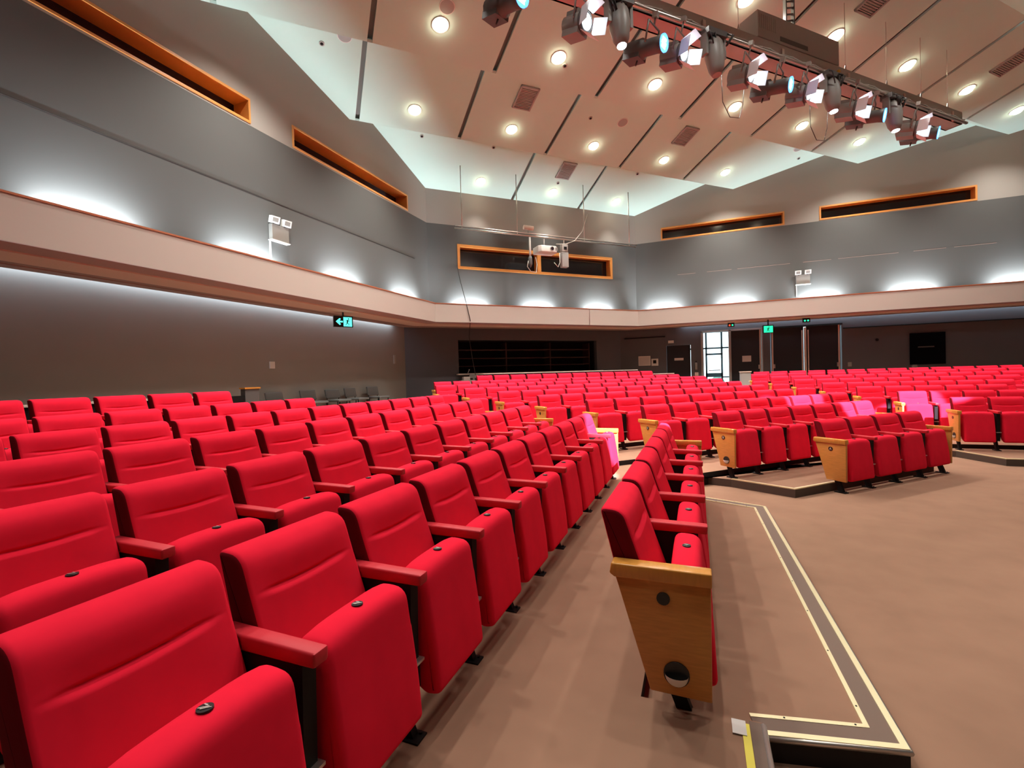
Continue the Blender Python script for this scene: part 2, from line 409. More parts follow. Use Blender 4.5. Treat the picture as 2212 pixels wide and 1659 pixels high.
# rounded metal lip and screw heads
mb.tube([(x, y, -1.462) for x, y in edge], .012, 8, 3)
for i in range(3):
    a, b_ = Vector(edge[i]), Vector(edge[i+1]); k = max(2, int((b_-a).length/.42)); nn = Vector((-(b_-a).y, (b_-a).x)).normalized()
    for j in range(k):
        q = a.lerp(b_, (j+.5)/k) + nn*.111; mb.disc((q.x, q.y, -1.449), (0, 0, 1), .004, .0015, 8, 4)
struct(mb.obj('trim_1', [M['brass'], M['insert'], M['brass'], M['steel'], M['dark']]))
mb = MB(); strip(mb, [(.40, 6.81), (1.07, 6.41), (3.17, 8.51), (3.10, 9.3)], .04, -1.455, .0, 0, h=.012); struct(mb.obj('trim_2', [M['brass']]))
mb = MB(); strip(mb, [(3.98, 9.9), (4.28, 9.18), (17, 9.2)], .04, -1.455, .0, 0, h=.012); struct(mb.obj('trim_3', [M['brass']]))
mb = MB(); strip(mb, [(-.25, 6.55), (-.25, 6.0)], .05, -1.387, -.05, 0, h=.014); strip(mb, [(-1.26, 7.0), (-1.26, 6.45)], .05, -1.317, -.05, 0, h=.014); struct(mb.obj('trim_4', [M['steel']]))
mb = MB(); mb.tube([(.214, 2.02, -1.392), (.214, .4, -1.392)], .012, 8, 0); mb.box((.165, .4, -1.387), (.205, 2.02, -1.382), 1); struct(mb.obj('trim_5', [M['steel'], M['insert']]))
o = MB().box((.135, .5, -1.385), (.163, 2.00, -1.382)).obj('tape', M['yellow']); tag(o, 'yellow hazard tape along the aisle step edge at bottom of frame', 'tape')
o = MB().box((.10, 1.93, -1.3815), (.150, 2.01, -1.379)).obj('paper_tag', M['offw']); tag(o, 'small square of white paper stuck beside the yellow tape', 'paper')

# ------------------------------------------------------------------ walls
XU, YU, VU = -8.13, 19.34, -15.21
XL, YL, VL = -9.72, 20.9, -16.95
def wall_cells(name, O, D, Nrm, length, z0, z1, holes, m, th=.22):
    """Wall from O along D; holes = [(s0, s1, z0, z1)]; Nrm points out of the room."""
    O, D, Nrm = Vector(O), Vector(D).normalized(), Vector(Nrm).normalized()
    ss = sorted({0, length, *[h[0] for h in holes], *[h[1] for h in holes]}); zs = sorted({z0, z1, *[h[2] for h in holes], *[h[3] for h in holes]})
    mb = MB()
    for i in range(len(ss)-1):
        for j in range(len(zs)-1):
            sm_, zm = (ss[i]+ss[i+1])/2, (zs[j]+zs[j+1])/2
            if any(h[0] < sm_ < h[1] and h[2] < zm < h[3] for h in holes): continue
            a, b_ = O + D*ss[i], O + D*ss[i+1]
            P = [Vector((a.x, a.y, zs[j])), Vector((b_.x, b_.y, zs[j])), Vector((b_.x, b_.y, zs[j+1])), Vector((a.x, a.y, zs[j+1]))]
            Q = [p + Nrm*th for p in P]
            mb.add(P + Q, [(0,1,2,3),(7,6,5,4),(0,4,5,1),(1,5,6,2),(2,6,7,3),(3,7,4,0)])
    return struct(mb.obj(name, m))
YC1 = XU - VU*math.sqrt(2); XC2 = YU + VU*math.sqrt(2)       # upper corners
ZT = 5.12; ZTOP = 8.9
dC = Vector((S2, S2, 0)); nC = Vector((-S2, S2, 0)); lenC = (Vector((XC2, YU, 0)) - Vector((XU, YC1, 0))).length
wall_cells('wall_left', (XU, -9, 0), (0, 1, 0), (-1, 0, 0), YC1+9, 1.95, ZT, [], M['wall'])
wl = [(-9 + 12 + 0.0, 0, 0, 0)]
holesL = [(2.35+9-.0, 6.87+9, 5.16, 5.64), (7.91+9, 12.31+9, 5.16, 5.64)]
wall_cells('wall_left_top', (XU, -9, 0), (0, 1, 0), (-1, 0, 0), YC1+9, ZT, ZTOP, holesL, M['wallhi'])
holesR = [(-1.18-XC2, 3.05-XC2, 5.15, 5.63), (4.12-XC2, 8.39-XC2, 5.15, 5.63)]
wall_cells('wall_right', (XC2, YU, 0), (1, 0, 0), (0, 1, 0), 18-XC2, 1.95, ZT, [], M['wall'])
wall_cells('wall_right_top', (XC2, YU, 0), (1, 0, 0), (0, 1, 0), 18-XC2, ZT, ZTOP, holesR, M['wallhi'])
uC1 = (XU + YC1)*S2
holesC = [(4.735-uC1, 11.01-uC1, 3.675, 4.505)]
wall_cells('wall_back', (XU, YC1, 0), dC, nC, lenC, 1.95, ZT, holesC, M['wall'])
wall_cells('wall_back_top', (XU, YC1, 0), dC, nC, lenC, ZT, ZTOP, [], M['wallhi'])

def window(name, O, D, N, w, z0, z1, depth=.42, fr=.055, mull=None, sill=0.05):
    """Recessed slot window: timber lining and frame, dark pane at the back. N points out of the room."""
    O, D, N = Vector(O), Vector(D).normalized(), Vector(N).normalized(); Z = Vector((0, 0, 1))
    root = thing(name, '', ''); del root['label']; del root['category']; root['kind'] = 'structure'
    mb = MB()
    def bx(s0, s1, za, zb, d0, d1):
        c = O + D*(s0+s1)/2 + Z*(za+zb)/2 + N*(d0+d1)/2
        mb.obox(c, (D, N, Z), ((s1-s0)/2, abs(d1-d0)/2, (zb-za)/2))
    f = fr
    for (s0, s1, za, zb) in ((0, w, z1-f, z1), (0, w, z0, z0+f), (0, f, z0+f, z1-f), (w-f, w, z0+f, z1-f)): bx(s0, s1, za, zb, -.02, depth)
    if mull: bx(mull-.07, mull+.07, z0+f, z1-f, -.02, depth)
    mb.obj('window_frame', M['frame'], root)
    mb = MB(); mb.obox(O + D*w/2 + Z*(z0+z1)/2 + N*(depth-.02), (D, N, Z), (w/2-f, .01, (z1-z0)/2-f)); mb.obj('pane', M['glass'], root)
    return root
window('window_1', (XU, 2.35, 0), (0, 1, 0), (-1, 0, 0), 6.87-2.35, 5.16, 5.64, fr=.04)
window('window_2', (XU, 7.91, 0), (0, 1, 0), (-1, 0, 0), 12.31-7.91, 5.16, 5.64, fr=.04)
window('window_3', (-1.18, YU, 0), (1, 0, 0), (0, 1, 0), 4.23, 5.15, 5.63, depth=.30, fr=.05)
window('window_4', (4.12, YU, 0), (1, 0, 0), (0, 1, 0), 4.27, 5.15, 5.63, depth=.30, fr=.05)
window('window_5', UV(4.735, VU), dC, nC, 6.275, 3.675, 4.505, depth=.30, fr=.09, mull=3.08)

# ------------------------------------------------------------------ ceiling: saw-tooth bands with slots
bands = [(-15.9, 5.95, -13.35, 7.05), (-12.68, 6.70, -10.55, 7.40), (-9.95, 6.90, -7.75, 7.50), (-7.20, 7.05, -5.0, 7.65), (-4.4, 7.15, -2.2, 7.75), (-1.6, 7.25, 1.0, 7.85), (1.6, 7.35, 19.0, 8.6)]
def ulim(v): return (XU*math.sqrt(2) - v - .25, YU*math.sqrt(2) + v + .25)
slot_u = [1.37 + 2.722*k for k in range(-6, 13)]
mb = MB()
def quad3(mb, P, th, mi):
    n = (P[1]-P[0]).cross(P[3]-P[0]).normalized(); n = n if n.z > 0 else -n
    Q = [p + n*th for p in P]; mb.add(P+Q, [(0,1,2,3),(7,6,5,4),(0,4,5,1),(1,5,6,2),(2,6,7,3),(3,7,4,0)], mi)
for bi, (v0, z0, v1, z1) in enumerate(bands):
    l0, r0_ = ulim(v0); l1, r1 = ulim(v1); hw = .052
    cuts = [(l0, l1)] + [(u, u) for u in slot_u if max(l0, l1)+.1 < u < min(r0_, r1)-.1] + [(r0_, r1)]
    # slots just outside the short edge of a band are clipped against the walls
    for i in range(len(cuts)-1):
        a0, a1 = cuts[i]; b0, b1 = cuts[i+1]; e0 = hw if i else 0; e1 = hw if i < len(cuts)-2 else 0
        P = [UV(a0+e0, v0, z0), UV(b0-e1, v0, z0), UV(b1-e1, v1, z1), UV(a1+e0, v1, z1)]
        quad3(mb, P, .05, 0)
    mm_ = (z1-z0)/(v1-v0)*.14; P = [UV(l0, v0-.14, z0+.16-mm_), UV(r0_, v0-.14, z0+.16-mm_), UV(r1, v1+.14, z1+.16+mm_), UV(l1, v1+.14, z1+.16+mm_)]; quad3(mb, P, .03, 1)
    if bi < len(bands)-1:
        v2, z2 = bands[bi+1][:2]; l2, r2 = ulim(v2)
        P = [UV(l1, v1, z1), UV(r1, v1, z1), UV(r2, v2, z2), UV(l2, v2, z2)]; quad3(mb, P, .05, 0)
struct(mb.obj('ceiling', [M['ceil'], M['slot']]))
def ceil_z(v):
    for i, (v0, z0, v1, z1) in enumerate(bands):
        if v0 <= v <= v1: return z0 + (z1-z0)*(v-v0)/(v1-v0), (z1-z0)/(v1-v0)
    return 7.3, 0
def ceil_frame(u, v):
    z, m_ = ceil_z(v); n = (Vector((0, 0, 1)) - UV(0, 1)*m_).normalized(); t = (UV(0, 1) + Vector((0, 0, 1))*m_).normalized()
    return UV(u, v, z), n, t
# downlights
WARM = (1.0, .965, .89)
ME['bez'] = MB().tube([(0, 0, .0), (0, 0, -.012)], .17, 24).mesh('bezel', [M['white']])
ME['bulb'] = MB().dome((0, 0, -.012), (0, 0, -1), .145, 10, 2).mesh('diffuser', [M['bulb']])
def downlight(e):
    l = bpy.data.lights.new('downlight_beam', 'SPOT'); l.energy = e; l.color = WARM; l.shadow_soft_size = .10; l.spot_size = math.radians(116); l.spot_blend = 1.0; return l
rowname = ['backmost row', 'second row from back', 'third row from back', 'fourth row from back', 'fifth row', 'sixth row']
for bi, (v, u_first, cnt, en) in enumerate([(-14.66, 5.45, 3, 420), (-12.05, 2.73, 5, 1450), (-9.22, -.05, 7, 1350), (-6.58, -.06, 8, 950), (-3.9, -.06, 7, 400), (-1.2, -2.77, 7, 250)]):
    lp = downlight(en)
    if bi == 0: lp.spot_size = math.radians(76)
    for k in range(cnt):
        u = u_first + 2.712*k; P, n, t = ceil_frame(u, v)
        vis = visible(P, 10)
        rot = Matrix((UV(1, 0), n.cross(UV(1, 0)), n)).transposed().to_euler()
        if vis:
            lab = 'glowing round downlight, %s from the left among visible lamps of the ceiling\'s %s' % (ORD[k], rowname[bi])
            o = thing('ceiling_light', lab, 'ceiling light', P, 'recessed downlights in the panelled ceiling'); o.rotation_euler = rot
            link('bezel', ME['bez'], o); link('diffuser', ME['bulb'], o)
        l = bpy.data.objects.new('downlight_beam', lp); COL.objects.link(l); l.location = P - n*.10
# renumber labels from the left among those in view
byrow = {}
for o in list(COL.objects):
    if o.name.startswith('ceiling_light') and o.type == 'EMPTY': byrow.setdefault(o['label'].split("ceiling's ")[1], []).append(o)
for rn, os_ in byrow.items():
    for k, o in enumerate(os_): o['label'] = 'glowing downlight, %s from the left in %s of lamps' % (ORD[k], rn)
# ceiling vents, speakers, detectors
def on_ceiling(name, u, v, label, cat, build, group=None):
    P, n, t = ceil_frame(u, v); o = thing(name, label, cat, P, group)
    o.rotation_euler = Matrix((UV(1, 0), n.cross(UV(1, 0)), n)).transposed().to_euler(); build(o); return o
def vent(o):
    mb = MB(); w, h = .26, .34
    for a in ((-w, -h, w, -h+.04), (-w, h-.04, w, h), (-w, -h, -w+.04, h), (w-.04, -h, w, h)): mb.box((a[0], a[1], -.05), (a[2], a[3], 0))
    mb.obj('frame', M['grey'], o)
    mb = MB()
    for k in range(14):
        y = -h+.06 + k*(2*h-.12)/13; mb.box((-w+.04, y-.008, -.035), (w-.04, y+.008, -.005))
    mb.box((-w+.04, -h+.04, -.010), (w-.04, h-.04, -.002)); mb.obj('grille', M['rigbox'], o)
for (u, v, lab) in ((8.18, -13.75, 'square ceiling air vent nearest the back wall, above the projector bar'), (5.42, -11.05, 'square ceiling air vent on the left, between two downlights'), (10.84, -11.08, 'square ceiling air vent near the middle, right of the room centre'), (10.83, -5.75, 'ceiling air vent cut by the top edge of the picture'), (16.28, -5.75, 'ceiling air vent at the far right near the picture edge')):
    on_ceiling('air_vent', u, v, lab, 'vent', vent, 'square vents in the ceiling')
def speaker(o):
    MB().tube([(0, 0, 0), (0, 0, -.012)], .14, 24).obj('grille', M['grey'], o); MB().tube([(0, 0, -.001), (0, 0, -.010)], .155, 24).obj('rim', M['white'], o)
for (u, v, lab) in ((8.54, -11.12, 'flat round ceiling speaker near the middle of the ceiling, beside a vent'), (15.35, -10.61, 'flat round ceiling speaker towards the right wall, above its second window'), (.95, -10.62, 'flat round grey ceiling speaker at upper left, near the long dark slot'), (2.7, -8.85, 'flat round ceiling speaker at the top edge, above the upper-left downlight')):
    on_ceiling('ceiling_speaker', u, v, lab, 'speaker', speaker, 'round speakers in the ceiling')
def detector(o):
    MB().tube([(0, 0, 0), (0, 0, -.02)], .055, 16).obj('base', M['rigbox'], o); MB().dome((0, 0, -.02), (0, 0, -1), .035, 12, 4).obj('sensor', M['dark'], o)
for (u, v, lab) in ((3.23, -13.45, 'small dark detector on the ceiling above the left window'), (5.43, -13.40, 'small dark detector on the ceiling left of the nearest back vent'), (10.88, -13.42, 'small dark detector on the ceiling over the projector bar, right side'),
                    (5.6, -9.35, 'small detector on the ceiling above the downlight near top centre'), (7.5, -11.2, 'small detector on the ceiling left of the round middle speaker'), (15.83, -10.95, 'small detector on the ceiling beside the right-hand round speaker'),
                    (8.15, -14.27, 'small white detector between the vent and downlight at the back'), (.5, -10.9, 'small white detector beside the upper-left round speaker')):
    on_ceiling('smoke_detector', u, v, lab, 'detector', detector, 'small detectors on the ceiling')

# ------------------------------------------------------------------ balcony-like light cove: fascia, cap, soffit bands
def cov(off, z=0):
    X, v, Y = -7.82-off, -14.91-off, 19.0+off
    return [Vector((X, -9, z)), Vector((X, X - v*math.sqrt(2), z)), Vector((Y + v*math.sqrt(2), Y, z)), Vector((17.5, Y, z))]
def sweep(mb, prof, mi=0, segs=(0, 1, 2)):       # closed profile [(off, z)] swept along the three walls
    R = [cov(o_, z) for o_, z in prof]; n = len(prof)
    for k in segs:
        V = [R[i][k] for i in range(n)] + [R[i][k+1] for i in range(n)]
        mb.add(V, [(i, (i+1) % n, (i+1) % n + n, i+n) for i in range(n)] + [tuple(range(n-1, -1, -1)), tuple(range(n, 2*n))], mi)
    return mb
struct(sweep(MB(), [(0, 2.425), (.03, 1.845), (.11, 1.845), (.08, 2.425)]).obj('trim_6', M['fascia']))
struct(sweep(MB(), [(-.012, 2.425), (-.012, 2.452), (.10, 2.452), (.10, 2.425)]).obj('trim_7', M['cap']))
struct(sweep(MB(), [(.09, 1.96), (.09, 2.0), (.36, 2.0), (.36, 1.96)]).obj('trim_8', M['wall']))
mb = MB()
sweep(mb, [(.03, 1.85), (.03, 1.835), (.50, 1.835), (.50, 1.85)], 0); sweep(mb, [(.50, 1.86), (.50, 1.815), (1.14, 1.815), (1.14, 1.86)], 1)
sweep(mb, [(1.14, 1.86), (1.14, 1.84), (1.42, 1.84), (1.42, 1.86)], 2); sweep(mb, [(1.42, 1.86), (1.42, 1.825), (1.68, 1.825), (1.68, 1.86)], 2)
sweep(mb, [(.30, 2.00), (.30, 2.05), (2.3, 2.05), (2.3, 2.00)], 2)
struct(mb.obj('ceiling_soffit', [M['mauve'], M['beige'], M['umber']]))
# fascia joint
o = MB().obox(UV(9.72, -14.915, 2.13), (dC, nC, (0, 0, 1)), (.004, .02, .29)).obj('trim_9', M['umber']); struct(o)

def area(name, loc, d, sx, sy, e, col, along=None, spread=math.pi):
    l = bpy.data.lights.new(name, 'AREA'); l.shape = 'RECTANGLE'; l.size = sx; l.size_y = sy; l.energy = e; l.color = col; l.spread = spread
    o = bpy.data.objects.new(name, l); COL.objects.link(o); o.location = loc
    d = Vector(d).normalized(); x = Vector(along).normalized() if along is not None else d.orthogonal().normalized()
    x = (x - d*x.dot(d)).normalized(); o.matrix_world = Matrix((x, (-d).cross(x), -d)).transposed().to_4x4(); o.location = loc
    return o
COOL = (.82, .93, 1.0)
ZC = 2.33
for y in (1.45, 4.10, 6.72, 9.36, 12.0): area('cove_tube', (-7.95, y, ZC), (-.12, 0, 1), 1.15, .05, 82, COOL, (0, 1, 0))
for u in (5.13, 7.72, 10.30): area('cove_tube', UV(u, -15.04, ZC), nC*.12 + Vector((0, 0, 1)), 1.15, .05, 82, COOL, dC)
for x in (-1.13, 1.44, 4.08, 6.70, 9.32): area('cove_tube', (x, 19.13, ZC), (0, .12, 1), 1.15, .05, 82, COOL, (1, 0, 0))
# strip lights above the soffit slot washing the lower walls
area('soffit_strip', (-9.61, 2.5, 1.97), (-.35, 0, -1), 22, .06, 95, (.72, .86, 1.0), (0, 1, 0))
area('soffit_strip', (8.0, 20.79, 1.97), (0, .35, -1), 17, .06, 45, (.72, .86, 1.0), (1, 0, 0))

# ------------------------------------------------------------------ lower walls
lc = cov(1.90)
YLC = XL - VL*math.sqrt(2); XLC = YL + VL*math.sqrt(2)
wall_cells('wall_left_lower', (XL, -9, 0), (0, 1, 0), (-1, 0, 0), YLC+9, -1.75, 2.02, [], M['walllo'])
uL = (XL+YLC)*S2; lenL = (Vector((XLC, YL, 0)) - Vector((XL, YLC, 0))).length
NI = (5.2, 11.36, .16, 1.42)
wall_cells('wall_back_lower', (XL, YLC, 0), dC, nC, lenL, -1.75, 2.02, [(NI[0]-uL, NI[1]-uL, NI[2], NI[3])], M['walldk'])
ZD = 1.62; ZF = -.967
doors = [(.25, 1.24), (1.32, 2.43), (2.76, 3.88), (3.95, 5.07)]
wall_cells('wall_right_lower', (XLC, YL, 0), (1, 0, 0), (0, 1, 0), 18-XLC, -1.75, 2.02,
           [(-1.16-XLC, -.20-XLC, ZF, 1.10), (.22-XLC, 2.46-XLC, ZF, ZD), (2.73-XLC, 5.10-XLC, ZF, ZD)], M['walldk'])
mb = MB(); mb.box((-12, -9.3, -1.75), (18.5, -9, 9.6)); struct(mb.obj('wall_front', M['walllo']))
mb = MB(); mb.box((17, -9.3, -1.75), (17.3, 24, 9.6)); struct(mb.obj('wall_stage', M['walllo']))
# niche with shelves in the back wall
mb = MB()
def ub(u0, u1, v0, v1, z0, z1, mi=0, m_=None):
    (m_ or mb).obox(UV((u0+u1)/2, (v0+v1)/2, (z0+z1)/2), (dC, nC, (0, 0, 1)), (abs(u1-u0)/2, abs(v1-v0)/2, abs(z1-z0)/2), mi)
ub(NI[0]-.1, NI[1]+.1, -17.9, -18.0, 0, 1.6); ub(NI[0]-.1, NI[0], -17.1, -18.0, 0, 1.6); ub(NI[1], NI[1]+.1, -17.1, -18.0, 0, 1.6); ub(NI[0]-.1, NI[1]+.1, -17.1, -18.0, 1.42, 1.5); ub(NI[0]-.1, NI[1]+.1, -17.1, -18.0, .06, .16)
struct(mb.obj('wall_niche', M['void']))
t = thing('shelf_unit', 'dark shelving inside the black opening of the back wall', 'shelves', UV(8.2, -17.5, .17))
inv = -t.location
for k, z in enumerate((.42, .72, 1.05)):
    mb = MB(); ub(5.35, 11.2, -17.35, -17.85, z, z+.035); o = mb.obj('shelf', M['shelf'], t); o.location = inv
for u in (5.28, 7.3, 9.3, 11.22):
    mb = MB(); ub(u, u+.05, -17.36, -17.86, .17, 1.36); o = mb.obj('upright', M['shelf'], t); o.location = inv
mb = MB(); ub(5.1, 11.5, -16.70, -16.945, .10, .15); o = mb.obj('counter', M['beige']); tag(o, 'long narrow pale counter edge along the dark opening of the back wall', 'counter')
mb = MB(); ub(5.02, 5.55, -16.10, -16.35, -.95, -.09); o = mb.obj('control_desk', M['grey']); tag(o, 'small pale desk behind the seats at the left end of the back row', 'desk')
mb = MB(); ub(5.12, 5.36, -16.13, -16.32, -.09, .03); o = mb.obj('paper_box', M['offw']); tag(o, 'white box on the small desk below the dark opening', 'box')
mb = MB(); ub(5.47, 5.80, -16.52, -16.56, -.02, .13); ub(5.60, 5.66, -16.5, -16.62, -.95, -.02)
o = mb.obj('monitor', M['grey']); tag(o, 'grey monitor back standing beside the white box near the hanging cord', 'monitor')
mb = MB(); mb.tube([UV(5.45, -16.66, .16), UV(5.5, -16.66, .26)], .012, 6); mb.tube([UV(5.5, -16.66, .26), UV(5.5, -16.62, .30)], .018, 6); mb.box((0, 0, 0), (.001, .001, .001)) if 0 else None
o = mb.obj('desk_microphone', M['steel']); tag(o, 'tiny pale microphone stub at the left end of the counter', 'microphone')

# low partitions with timber caps behind the last rows
def partition(name, a, b_, z0, z1, label, th=.08, capm='beige'):
    t = thing(name, label, 'partition', (a[0], a[1], z0)); a3, b3 = Vector((a[0], a[1], 0)), Vector((b_[0], b_[1], 0)); d = (b3-a3); n = Vector((-d.y, d.x, 0)).normalized(); L_ = d.length; d.normalize()
    c = d*L_/2 + Vector((0, 0, (z1-z0)/2)); m1 = MB(); m1.obox(c, (d, n, (0, 0, 1)), (L_/2, th/2, (z1-z0)/2)); m1.obj('board', M['grey' if capm == 'g' else 'dark'], t)
    m2 = MB(); m2.obox(d*L_/2 + Vector((0, 0, z1-z0+.012)), (d, n, (0, 0, 1)), (L_/2+.01, th/2+.02, .012)); m2.obj('cap_rail', M['cap'] if capm == 'cap' else M['beige'], t); return t
partition('partition', (-6.80, -4), (-6.80, 5.05), -.967, -.185, 'low dark partition with pale cap rail behind the back row of left bank')
t = thing('end_cabinet', 'grey pedestal with golden top edge at the end of left bank back row', 'cabinet', (-6.80, 5.55, -.967))
MB().box((-.05, -.13, 0), (.05, .13, .885)).obj('body', M['lamp'], t)
MB().box((-.065, -.145, .885), (.065, .145, .908)).obj('top', M['woodtop'], t)
m1 = MB(); m1.slab([(-.045, 0), (.045, 0), (.045, .78), (-.045, .78)], -.48, -.14); m1.obj('wing', M['dark'], t)
partition('partition', uvp(5.0, -13.75), uvp(10.9, -13.75), -.822, .085, 'low partition with pale cap behind the back row of centre bank')
partition('partition', uvp(10.75, -12.62), uvp(11.55, -12.62), -.822, -.075, 'short capped partition at the right end of the centre bank')
t = thing('end_cabinet', 'grey pedestal with pale top beside the daylight doorway', 'cabinet', (1.63, 18.7, -.967))
MB().box((-.17, -.16, 0), (.17, .16, .87)).obj('body', M['grey'], t); MB().box((-.19, -.18, .87), (.19, .18, .90)).obj('top', M['beige'], t)

# ------------------------------------------------------------------ doors and lobby
def door(name, x0, x1, handle_side, label=None, swing=0, paper=False):
    t = thing(name, '', '', (x0, YL+.05, ZF)); del t['label']; del t['category']; t['kind'] = 'structure'
    w = x1-x0; h = ZD-ZF-.03
    MB().box((0, 0, .01), (w, .05, h)).obj('leaf', M['door'], t)
    hx = w-.04 if handle_side > 0 else .04
    m1 = MB(); m1.box((hx-.025, -.008, .02), (hx+.025, .0, h)); m1.obj('edge_strip', M['beige'], t)
    m1 = MB(); m1.box((hx-.05*handle_side-.03, -.05, .98), (hx-.05*handle_side+.03, -.008, 1.14)); m1.obj('handle', M['steel'], t)
    return t
door('door_1', 1.33, 2.42, 1); door('door_2', 2.77, 3.87, -1); door('door_3', 3.96, 5.06, 1)
m1 = MB(); m1.box((3.80, YL-.02, ZF), (3.83, YL+.04, 1.45)); m1.box((4.0, YL-.02, ZF), (4.03, YL+.04, 1.45)); m1.box((3.885, YL-.05, ZF), (3.945, YL+.1, 1.55)); struct(m1.obj('trim_10', M['beige']))
m1 = MB(); m1.box((.20, YL-.03, ZF), (.26, YL+.2, ZD)); m1.box((1.24, YL-.03, ZF), (1.33, YL+.2, ZD)); m1.box((.2, YL-.03, ZD-.05), (2.48, YL+.2, ZD+.02)); m1.box((2.43, YL-.03, ZF), (2.47, YL+.2, ZD)); struct(m1.obj('trim_11', M['grey']))
m1 = MB(); m1.box((2.70, YL-.03, ZD-.04), (5.12, YL+.2, ZD+.02)); struct(m1.obj('trim_12', M['void']))
m1 = MB(); m1.box((5.14, YL-.05, 1.425), (16.9, YL-.001, 1.455)); struct(m1.obj('trim_16', M['void']))
m1 = MB(); m1.box((-2.9, YL-.05, 1.47), (-1.2, YL-.001, 1.50)); struct(m1.obj('trim_17', M['void']))
# plain dark single door
t = thing('door_4', '', '', (-1.15, YL+.03, ZF)); del t['label']; del t['category']; t['kind'] = 'structure'
MB().box((0, 0, .01), (.94, .05, 2.06)).obj('leaf', M['door'], t); m1 = MB(); m1.box((.30, -.02, 1.43), (.66, 0, 1.53)); m1.obj('door_plate', M['offw'], t)
# open leaf folded outwards, lobby, glazed outer doors
m1 = MB(); m1.box((-.9, YL+.22, ZF-.1), (3.0, 24.3, ZF)); m1.box((-.95, YL+.22, ZF), (-.9, 23.6, 2.3), 1); m1.box((3.0, YL+.22, ZF), (3.05, 23.6, 2.3), 1); m1.box((-.9, YL+.22, 2.02), (3.0, 23.6, 2.1), 1)
struct(m1.obj('wall_lobby', [M['paving'], M['lobby']]))
t = thing('door_5', '', '', (0, 0, 0)); del t['label']; del t['category']; t['kind'] = 'structure'
m1 = MB(); yg = 23.3
for (x0, x1, z0, z1) in ((-.9, 3.0, 1.72, 2.02), (-.9, -.55, ZF, 1.72), (.02, .10, ZF, 1.72), (.40, .48, ZF, 1.72), (1.05, 1.13, ZF, 1.72), (1.40, 1.5, ZF, 1.72), (-.9, 1.5, .98, 1.05), (.40, 1.13, .70, .78), (.40, 1.13, -.30, -.12), (1.05, 1.5, -.34, -.28), (2.4, 3.0, ZF, 1.72)):
    m1.box((x0, yg-.04, z0), (x1, yg+.04, z1))
m1.obj('glazing_bars', M['dframe'], t)
m1 = MB(); m1.box((-.55, yg-.006, ZF), (2.4, yg+.006, 1.72)); m1.obj('pane', M['clear'], t)
m1 = MB(); m1.box((.52, yg-.10, -.02), (1.02, yg-.06, .02)); m1.obj('push_bar', M['steel'], t)
t = thing('door_6', '', '', (.27, YL+.25, ZF)); del t['label']; del t['category']; t['kind'] = 'structure'
m1 = MB(); m1.box((-.02, 0, .01), (.03, 1.05, 2.55)); m1.obj('leaf', M['lobby'], t)
# paving and planting outside
m1 = MB(); m1.box((-12, 24.3, ZF-.2), (14, 40, ZF-.05)); struct(m1.obj('ground_outside', M['paving']))
for i, (x, y, r_, lab) in enumerate(((1.0, 26.5, .38, 'dark green bush seen through the glass doors, lower'),)):
    bm = bmesh.new(); bmesh.ops.create_icosphere(bm, subdivisions=3, radius=r_)
    for v in bm.verts: v.co *= 1 + .25*math.sin(v.co.x*9+i)*math.sin(v.co.y*8)*math.cos(v.co.z*7)
    me = bpy.data.meshes.new('bush'); bm.to_mesh(me); bm.free(); me.materials.append(M['dgreen'])
    o = link('bush', me); o.location = (x, y, ZF-.05 + r_*.85 + (-.02 if i == 0 else 0.0)); tag(o, lab, 'bush')

# signs and small wall items
def wallitem(name, label, cat, lo, hi, m, part='body'):
    t = thing(name, label, cat, ((lo[0]+hi[0])/2, (lo[1]+hi[1])/2, lo[2])); l = t.location.copy()
    MB().box(Vector(lo)-l, Vector(hi)-l).obj(part, M[m], t); return t
t = wallitem('notice_board', 'framed white notice on the right wall left of the dark door', 'notice', (-2.32, YL-.02, .29), (-1.82, YL-.001, .70), 'white', 'frame')
MB().box((-.22, -.014, .03), (.22, -.008, .38)).obj('sheet', M['offw'], t)
t = wallitem('wall_panel', 'small pale control box beside the framed notice', 'control box', (-1.78, YL-.06, .27), (-1.50, YL-.001, .57), 'white')
MB().box((-.07, -.036, .10), (.06, -.03, .24)).obj('screen', M['dark'], t)
o = MB().box((-1.08, YL-.05, 1.20), (-.86, YL-.001, 1.31)).obj('wall_box', M['white']); tag(o, 'small white box on the wall above the dark door', 'box')
o = MB().box((1.73, YL+.03, .31), (2.05, YL+.049, .55)).obj('paper_notice', M['offw']); tag(o, 'blank white sheet taped to the dark door leaf', 'paper')
o = MB().box((5.27, YL-.03, .00), (5.39, YL-.001, .16)).obj('light_switch', M['grey']); tag(o, 'grey switch plate on the right wall beside the double doors', 'switch')
m1 = MB(); m1.tube([(6.18, YL-.004, .95), (6.18, YL-.03, .95)], .05, 16); o = m1.obj('wall_socket', M['black']); tag(o, 'small round black fitting on the bare right wall', 'fitting')
t = thing('wall_screen', 'black square panel on the right wall above the back seats', 'panel', (7.64, YL-.03, .0)); MB().box((-.50, -.03, 0), (.50, .029, 1.12)).obj('panel', M['doorblk'], t); m1 = MB(); m1.box((-.28, -.045, .60), (.18, -.03, .64)); m1.obj('handle', M['lamp'], t)
m1 = MB(); m1.dome((7.28, YL-.004, -.06), (0, -1, 0), .09, 14, 5); m1.tube([(7.28, YL-.001, -.06), (7.28, YL-.006, -.06)], .09, 14); o = m1.obj('wall_dome', M['grey']); tag(o, 'small pale dome on the wall below the black panel', 'fitting')
o = MB().box((-.06, YL-.05, -.20), (.08, YL-.001, -.06)).obj('wall_phone', M['beige']); tag(o, 'small tan box low on the wall left of the daylight doorway', 'box')
